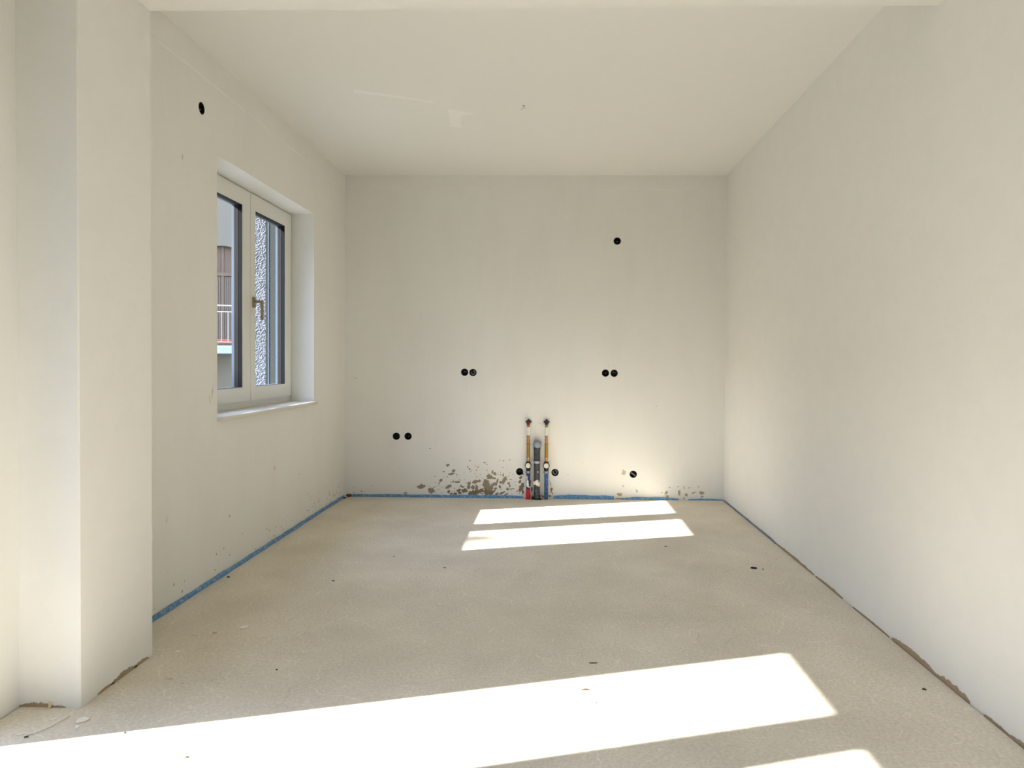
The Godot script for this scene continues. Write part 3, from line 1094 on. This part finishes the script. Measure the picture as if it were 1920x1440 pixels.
func water_pipe(called: String, label: String, x: float, plug: Color, hot: bool) -> void:
	var t := thing(called, label, "pipe", Vector3(x, 0, -DB + 0.035))
	var face := Basis(Vector3(1, 0, 0), Vector3(0, 0, 1), Vector3(0, -1, 0))
	var brass := plain(Color8(172, 136, 66), 0.35, 0.7)
	var copper := plain(Color8(194, 148, 102), 0.35, 0.75)
	var steel := plain(Color8(60, 60, 58), 0.4, 0.5)
	# wall plate elbow: three-lobed flange on the wall, plug towards the room
	var st := begin()
	var pts := PackedVector2Array()
	for k in 36:
		var a := TAU * k / 36
		var r := 0.017 + 0.011 * maxf(0.0, cos(2.0 * (a - PI / 2))) ** 2 * (1.25 if sin(a) > 0 else 0.5) + 0.009 * maxf(0.0, -cos(2.0 * (a - PI / 2))) ** 3
		pts.append(Vector2(cos(a) * r, sin(a) * r))
	slab(st, pts, 0.012, face, Vector3(0, 0.643, -0.033))
	lathe(st, [Vector2(0.014, 0.0), Vector2(0.0135, 0.03)], Vector3(0, 0.637, -0.024), 18, false, face)
	obj("wall_plate", st, steel, t)
	st = begin()
	lathe(st, [Vector2(0.0150, 0.0), Vector2(0.0160, 0.004), Vector2(0.0160, 0.014), Vector2(0.012, 0.018), Vector2(0.0, 0.019)], Vector3(0, 0.634, 0.004), 18, false, face)
	box(st, Vector3(-0.004, 0.630, 0.022), Vector3(0.004, 0.638, 0.030), 0.002)
	obj("plug", st, plain(plug, 0.3), t)
	st = begin()
	lathe(st, [Vector2(0.011, 0.598), Vector2(0.011, 0.628)], Vector3.ZERO, 16)
	obj("elbow", st, brass, t)
	st = begin()
	lathe(st, [Vector2(0.0, 0.532), Vector2(0.0152, 0.532), Vector2(0.0152, 0.600), Vector2(0.0, 0.600)], Vector3.ZERO, 18)
	obj("sleeve", st, plain(Color8(232, 230, 218), 0.5), t)
	st = begin()
	lathe(st, slim([Vector2(0.0145, 0.470), Vector2(0.0145, 0.482), Vector2(0.0165, 0.484), Vector2(0.0165, 0.500), Vector2(0.0140, 0.503), Vector2(0.0140, 0.514), Vector2(0.0158, 0.516), Vector2(0.0158, 0.530), Vector2(0.0, 0.532)], 0.84), Vector3.ZERO, 18)
	obj("press_fitting", st, copper, t)
	st = begin()
	lathe(st, slim([Vector2(0.0165, 0.345), Vector2(0.0175, 0.350), Vector2(0.0175, 0.358), Vector2(0.0160, 0.362), Vector2(0.0160, 0.448), Vector2(0.0182, 0.452), Vector2(0.0182, 0.466), Vector2(0.0145, 0.470)], 0.84), Vector3.ZERO, 18)
	obj("brass_pipe", st, brass, t)
	st = begin()
	lathe(st, slim([Vector2(0.0140, 0.312), Vector2(0.0150, 0.318), Vector2(0.0150, 0.336), Vector2(0.0165, 0.345)], 0.84), Vector3.ZERO, 18)
	obj("copper_ring", st, copper, t)
	# shut-off valve under its round white guard
	st = begin()
	lathe(st, [Vector2(0.014, 0.236), Vector2(0.020, 0.246), Vector2(0.020, 0.258), Vector2(0.017, 0.262), Vector2(0.017, 0.304), Vector2(0.020, 0.308), Vector2(0.014, 0.316)], Vector3.ZERO, 8)
	lathe(st, [Vector2(0.018, 0.0), Vector2(0.0285, 0.006), Vector2(0.0285, 0.030), Vector2(0.024, 0.034)], Vector3(0, 0.284, 0.0), 8, false, face)
	obj("valve", st, plain(Color8(30, 30, 30), 0.45, 0.2), t)
	st = begin()
	lathe(st, [Vector2(0.0212, 0.030), Vector2(0.0212, 0.038), Vector2(0.018, 0.040), Vector2(0.0, 0.0405)], Vector3(0, 0.284, 0.0), 24, false, face)
	box(st, Vector3(-0.012, 0.2825, 0.040), Vector3(0.012, 0.2855, 0.0425), 0.001)
	obj("guard_cap", st, plain(Color8(226, 224, 214), 0.5), t)
	st = begin()
	lathe(st, [Vector2(0.0180, 0.216), Vector2(0.0195, 0.218), Vector2(0.0195, 0.234), Vector2(0.0180, 0.236), Vector2(0.0, 0.236)], Vector3.ZERO, 20)
	box(st, Vector3(-0.028, 0.219, -0.007), Vector3(-0.017, 0.233, 0.007), 0.002)
	obj("clamp", st, plain(Color8(150, 152, 154), 0.35, 0.6), t)
	var low := 0.085 if hot else -0.03
	st = begin()
	var prof := []
	for k in 13:
		prof.append(Vector2(0.0158 + 0.0008 * sin(k * 1.9), lerpf(low, 0.217, k / 12.0)))
	lathe(st, prof, Vector3.ZERO, 20, true)
	var ins := obj("insulation", st, plain(Color8(38, 54, 112) if hot else Color8(50, 90, 146), 0.6), t)
	if hot:
		st = begin()
		lathe(st, [Vector2(0.0165, -0.03), Vector2(0.0185, 0.0), Vector2(0.0188, 0.05), Vector2(0.0168, 0.084), Vector2(0.0, 0.086)], Vector3.ZERO, 20, true)
		obj("red_sleeve", st, plain(Color8(206, 36, 40), 0.55), t)
		st = begin()
		lump(st, Vector3(-0.003, 0.135, 0.010), Vector3(0.010, 0.034, 0.010), 0.7, 4)
		lump(st, Vector3(-0.009, 0.178, 0.009), Vector3(0.005, 0.024, 0.010), 0.7, 5)
		lump(st, Vector3(0.005, 0.104, 0.012), Vector3(0.008, 0.009, 0.006), 0.7, 6)
		obj("plaster_splash", st, M.flake, ins)
	else:
		st = begin()
		for k in 5:
			lump(st, Vector3(0.004 + 0.006 * sin(k * 4.0), 0.03 + k * 0.034 + 0.008 * sin(k * 7.0), 0.0150), Vector3(0.0018, 0.0024 + 0.001 * (k % 3), 0.002), 0.5, k)
		obj("plaster_splash", st, M.flake, ins)


func pipes() -> void:
	water_pipe("water_pipe", "hot water pipe with red plug and red sleeve at the foot, left of the drain", -0.210, Color8(122, 16, 18), true)
	water_pipe("water_pipe", "cold water pipe with dark blue plug and blue insulation, right of the drain", -0.060, Color8(28, 26, 62), false)
	var t := thing("drain_pipe", "dark grey drain pipe with taped top between the two water pipes", "pipe", Vector3(-0.138, 0, -DB + 0.04))
	var dark := plain(Color8(66, 68, 72), 0.5)
	var st := begin()
	lathe(st, [Vector2(0.0262, -0.03), Vector2(0.0250, 0.03), Vector2(0.0250, 0.304)], Vector3.ZERO, 24)
	var body := obj("pipe", st, dark, t)
	st = begin()
	lump(st, Vector3(-0.004, 0.140, 0.017), Vector3(0.024, 0.020, 0.013), 0.9, 14)
	lump(st, Vector3(0.012, 0.128, 0.018), Vector3(0.016, 0.016, 0.013), 0.9, 15)
	lump(st, Vector3(0.006, 0.162, 0.025), Vector3(0.009, 0.005, 0.006), 0.7, 16)
	lump(st, Vector3(0.009, 0.232, 0.026), Vector3(0.005, 0.005, 0.004), 0.5, 17)
	for k in 3:
		lump(st, Vector3(0.012 - 0.009 * k, 0.022 + 0.026 * k, 0.025), Vector3(0.003, 0.003, 0.003), 0.5, 18 + k)
	obj("plaster_splash", st, M.flake, body)
	st = begin()
	lathe(st, [Vector2(0.0, 0.302), Vector2(0.0280, 0.302), Vector2(0.0288, 0.304), Vector2(0.0288, 0.318), Vector2(0.0280, 0.320)], Vector3.ZERO, 24)
	box(st, Vector3(-0.046, 0.304, -0.009), Vector3(-0.030, 0.318, 0.009), 0.002)
	obj("clamp", st, plain(Color8(196, 200, 204), 0.3, 0.5), t)
	st = begin()
	var prof := [Vector2(0.0, 0.320)]
	for k in 9:
		prof.append(Vector2(0.0248, 0.320 + k * 0.011))
		prof.append(Vector2(0.0264, 0.323 + k * 0.011))
		prof.append(Vector2(0.0264, 0.328 + k * 0.011))
	prof.append_array([Vector2(0.0290, 0.420), Vector2(0.0290, 0.432), Vector2(0.0, 0.432)])
	lathe(st, prof, Vector3.ZERO, 24)
	obj("ribbed_collar", st, plain(Color8(58, 64, 68), 0.5), t)
	st = begin()
	lump(st, Vector3(0.002, 0.458, 0.002), Vector3(0.036, 0.037, 0.034), 0.35, 24)
	lump(st, Vector3(0.026, 0.470, 0.004), Vector3(0.014, 0.016, 0.012), 0.6, 25)
	obj("taped_cap", st, plain(Color8(150, 160, 168), 0.45), t)
	st = begin()
	lump(st, Vector3(-0.026, 0.006, 0.004), Vector3(0.015, 0.020, 0.018), 0.5, 26)
	lump(st, Vector3(0.010, 0.002, 0.020), Vector3(0.030, 0.013, 0.014), 0.5, 27)
	obj("foot_seal", st, plain(Color8(34, 30, 40), 0.8), t)
	st = begin()
	lump(st, Vector3(0.038, 0.008, 0.004), Vector3(0.012, 0.018, 0.014), 0.4, 28)
	obj("mortar_lump", st, M.mortar, t)


# ------------------------------------------------------------------ edge insulation strips

func strip(label: String, a: Vector3, b: Vector3, out: Vector3, thick: float, h: float, mat: Material, seed_: int, taper := 0.0) -> void:
	var st := begin()
	var nz := FastNoiseLite.new()
	nz.seed = seed_
	nz.frequency = 1.6
	var n := maxi(6, int(a.distance_to(b) / 0.03))
	var sec := func(i: int) -> Array:
		var t := float(i) / n
		var p := a.lerp(b, t) - a
		var s := p.length()
		var e := clampf(minf(t, 1.0 - t) * n / 3.0, 0.0, 1.0)
		var hh := h * lerpf(1.0 - taper, 1.0, e) * (1.0 + 0.20 * nz.get_noise_1d(s * 3.0) + 0.16 * nz.get_noise_1d(s * 14.0 + 50.0))
		var th := thick * (1.0 + 0.30 * nz.get_noise_1d(s * 2.0 + 90.0))
		var lean := 0.25 * thick * (1.0 + nz.get_noise_1d(s * 1.3 + 7.0))
		var r := minf(0.003, th * 0.3)
		var g := out * (0.0006 + lean * 0.4)
		return [p + Vector3.DOWN * 0.02 + out * 0.0006, p + Vector3.UP * (hh - r) + g, p + Vector3.UP * hh + g + out * r, p + Vector3.UP * hh * 0.97 + g + out * (th - r), p + Vector3.UP * (hh * 0.97 - r) + g + out * th, p + Vector3.DOWN * 0.02 + out * th]
	for i in n:
		var s0: Array = sec.call(i)
		var s1: Array = sec.call(i + 1)
		var mid: Vector3 = (s0[0] + s0[2] + s0[5]) / 3.0
		for k in 6:
			var l := (k + 1) % 6
			quad(st, s0[k], s1[k], s1[l], s0[l], (s0[k] + s0[l]) * 0.5 - mid)
	for e in [0, n]:
		var s: Array = sec.call(e)
		var o := (a - b) if e == 0 else (b - a)
		for k in range(1, 5):
			tri(st, s[0], s[k], s[k + 1], o)
	tag(obj("edge_strip", st, mat, self, a), label, "edge strip", "blue edge strips along the floor")


func strips() -> void:
	var yb := -DB
	strip("long blue foam edge strip along the foot of the left wall", Vector3(XL, 0, -DP1), Vector3(XL, 0, -6.10), Vector3.RIGHT, 0.014, 0.022, M.foam, 3)
	strip("blue foam edge strip along the back wall from the left corner to the pipes", Vector3(-1.70, 0, yb), Vector3(-0.255, 0, yb), Vector3.BACK, 0.011, 0.0235, M.foam, 8, 0.15)
	strip("blue foam edge strip along the back wall between the pipes and the sun patch", Vector3(0.0, 0, yb), Vector3(0.505, 0, yb), Vector3.BACK, 0.012, 0.033, M.foam, 12, 0.2)
	strip("blue foam edge strip running into the sun patch at the foot of the back wall", Vector3(0.565, 0, yb), Vector3(1.04, 0, yb), Vector3.BACK, 0.011, 0.022, M.foam, 16, 0.5)
	strip("short blue foam edge strip in the right corner of the back wall", Vector3(1.12, 0, yb), Vector3(1.40, 0, yb), Vector3.BACK, 0.009, 0.014, M.foam, 21, 0.4)
	strip("thin grey-blue edge strip along the far foot of the right wall", Vector3(XR, 0, -6.15), Vector3(XR, 0, -4.70), Vector3.LEFT, 0.007, 0.013, M.foam_grey, 27, 0.4)
	# brown scrap and bent ring in the left corner
	var st := begin()
	lump(st, Vector3(0.0, 0.014, 0.0), Vector3(0.022, 0.012, 0.012), 0.8, 3)
	tag(obj("foam_scrap", st, M.brown, self, Vector3(-1.715, 0, -6.135)), "crumpled brown scrap in the left corner of the back wall", "scrap")
	st = begin()
	var loop := []
	for k in 15:
		var a := TAU * k / 14
		loop.append(Vector3(cos(a) * 0.016, 0.008 + sin(a) * 0.004, sin(a) * 0.014))
	tube(st, loop, 0.0035, 0.0035, 6)
	tag(obj("cable_loop", st, M.char, self, Vector3(-1.735, 0, -6.06)), "small dark loop of cable beside the brown scrap in the left corner", "cable")


# ------------------------------------------------------------------ litter on the floor

func flake(called: String, label: String, category: String, x: float, d: float, l: float, w: float, t: float, mat: Material, seed_: int, tilt := 0.0, group := "") -> void:
	var r := RandomNumberGenerator.new()
	r.seed = seed_
	var pts := PackedVector2Array()
	var n := 9
	for k in n:
		var a := TAU * k / n
		var s := r.randf_range(0.6, 1.1)
		pts.append(Vector2(cos(a) * l * 0.5 * s, sin(a) * w * 0.5 * s))
	var st := begin()
	var b := Basis(Vector3.UP, r.randf_range(-0.5, 0.7)) * Basis(Vector3.RIGHT, tilt)
	slab(st, pts, t, b, Vector3(0, sin(absf(tilt)) * w * 0.5, 0))
	tag(obj(called, st, mat, self, Vector3(x, 0.0003, -d)), label, category, group)


func litter() -> void:
	flake("plaster_flake", "largest pale curled plaster flake, on the floor in front of the pier", "flake", -1.487, 2.284, 0.052, 0.030, 0.003, M.flake, 1, 0.16)
	flake("plaster_flake", "small pale crumb just below the largest plaster flake", "flake", -1.478, 2.243, 0.014, 0.012, 0.004, M.flake, 2)
	flake("plaster_flake", "pale splinter near the left edge of the picture, above the dark clod", "flake", -1.585, 2.29, 0.026, 0.010, 0.002, M.flake, 3)
	flake("plaster_flake", "pale crumb at the left end of the curved pale thread before the pier", "flake", -1.622, 2.19, 0.018, 0.010, 0.003, M.flake, 4)
	flake("dirt_clod", "dark brown clod at the foot of the curved pale thread before the pier", "clod", -1.592, 2.178, 0.013, 0.008, 0.003, M.dirt, 5)
	flake("wood_splinter", "pale splinter leaning at the foot of the pier front", "splinter", -1.652, 2.372, 0.012, 0.040, 0.003, M.flake_tan, 6, 0.9)
	flake("plaster_flake", "pale chip on the floor beside the right face of the pier", "flake", -1.375, 2.60, 0.030, 0.010, 0.002, M.flake_tan, 7, 0.15)
	flake("plaster_flake", "pale chip lying in the big sun patch, left of the middle", "flake", -1.065, 2.085, 0.030, 0.012, 0.004, M.flake_tan, 8, 0.15)
	flake("dirt_clod", "grey crumb at the upper edge of the big sun patch, leftmost", "clod", -1.31, 2.215, 0.010, 0.006, 0.003, M.dirt, 9)
	flake("plaster_chip", "brown chip standing out in the middle of the big sun patch", "chip", 0.106, 2.569, 0.026, 0.018, 0.006, M.flake_tan, 10, -0.5)
	flake("plaster_flake", "faint white curl just right of the brown chip in the sun patch", "flake", 0.14, 2.474, 0.018, 0.010, 0.002, M.flake, 11, 0.3)
	flake("charcoal_chip", "black chip alone on the floor towards the right wall", "chip", 1.118, 4.133, 0.034, 0.022, 0.008, M.char, 12)
	flake("dirt_clod", "tiny brown crumb right beside the black chip", "clod", 1.165, 4.115, 0.010, 0.007, 0.004, M.dirt, 13)
	flake("plaster_flake", "bent pale flake with a shadow, left part of the floor below the window", "flake", -1.318, 3.105, 0.040, 0.022, 0.004, M.flake, 14, 0.2)
	flake("plaster_flake", "small dark-edged crumb left of the bent pale flake", "flake", -1.415, 3.04, 0.020, 0.012, 0.005, M.flake_tan, 15)
	flake("plaster_flake", "thin pale sliver nearest the pier's far edge, beside the blue strip", "flake", -1.49, 3.024, 0.034, 0.010, 0.002, M.flake, 16)
	flake("plaster_flake", "flat pale flake just beyond the far corner of the pier", "flake", -1.47, 2.845, 0.026, 0.014, 0.002, M.flake, 17)
	flake("plaster_flake", "pale crumb touching the far corner of the pier", "flake", -1.513, 2.80, 0.014, 0.010, 0.004, M.flake, 18)
	flake("dirt_clod", "dark crumb beside the blue strip, middle of the left wall", "clod", -1.71, 3.83, 0.016, 0.010, 0.005, M.dirt, 19)
	flake("plaster_flake", "white scrap on the open floor left of the big sun patch's top edge", "flake", -0.53, 3.44, 0.034, 0.012, 0.003, M.flake, 20)
	flake("plaster_flake", "pale V-shaped crumb below the white scrap on the open floor", "flake", -0.50, 3.20, 0.016, 0.014, 0.003, M.flake, 21)
	flake("dirt_clod", "dark speck in the left middle of the floor", "clod", -1.14, 3.79, 0.016, 0.008, 0.004, M.dirt, 22)
	flake("dirt_clod", "dark speck left of the nearer far sun stripe", "clod", -0.93, 4.28, 0.008, 0.006, 0.003, M.dirt, 23)
	flake("dirt_clod", "thin dark crumb in front of the left end of the far sun stripes", "clod", -0.60, 4.06, 0.018, 0.005, 0.003, M.dirt, 24)
	flake("dirt_clod", "dark crumb in front of the right end of the far sun stripes", "clod", 0.70, 4.60, 0.020, 0.008, 0.003, M.dirt, 25)
	flake("wood_splinter", "thin dark splinter above the top edge of the big sun patch", "splinter", 0.155, 2.80, 0.034, 0.004, 0.003, M.dirt, 26)
	flake("plaster_flake", "white crumb above the right part of the big sun patch", "flake", 0.58, 3.01, 0.014, 0.010, 0.004, M.flake, 27)
	flake("dirt_clod", "grey crumb near the foot of the right wall", "clod", 1.31, 2.62, 0.014, 0.012, 0.004, M.dirt, 28)
	flake("dirt_clod", "dark speck below the white slivers, left of the big sun patch's middle", "clod", -1.02, 2.69, 0.009, 0.006, 0.003, M.dirt, 29)
	flake("plaster_flake", "white sliver, nearer one of two left of the open floor's middle", "flake", -0.98, 2.86, 0.030, 0.007, 0.002, M.flake, 30)
	flake("plaster_flake", "white sliver, farther one of two left of the open floor's middle", "flake", -1.04, 3.0, 0.022, 0.008, 0.002, M.flake, 31)
	var st := begin()
	tube(st, [Vector3(-1.597, 0.003, -2.188), Vector3(-1.578, 0.0035, -2.206), Vector3(-1.562, 0.003, -2.24), Vector3(-1.553, 0.003, -2.28), Vector3(-1.548, 0.003, -2.31)], 0.0022, 0.0014, 6)
	tag(obj("thread", st, M.flake, self), "curved pale thread lying on the floor before the pier", "thread")
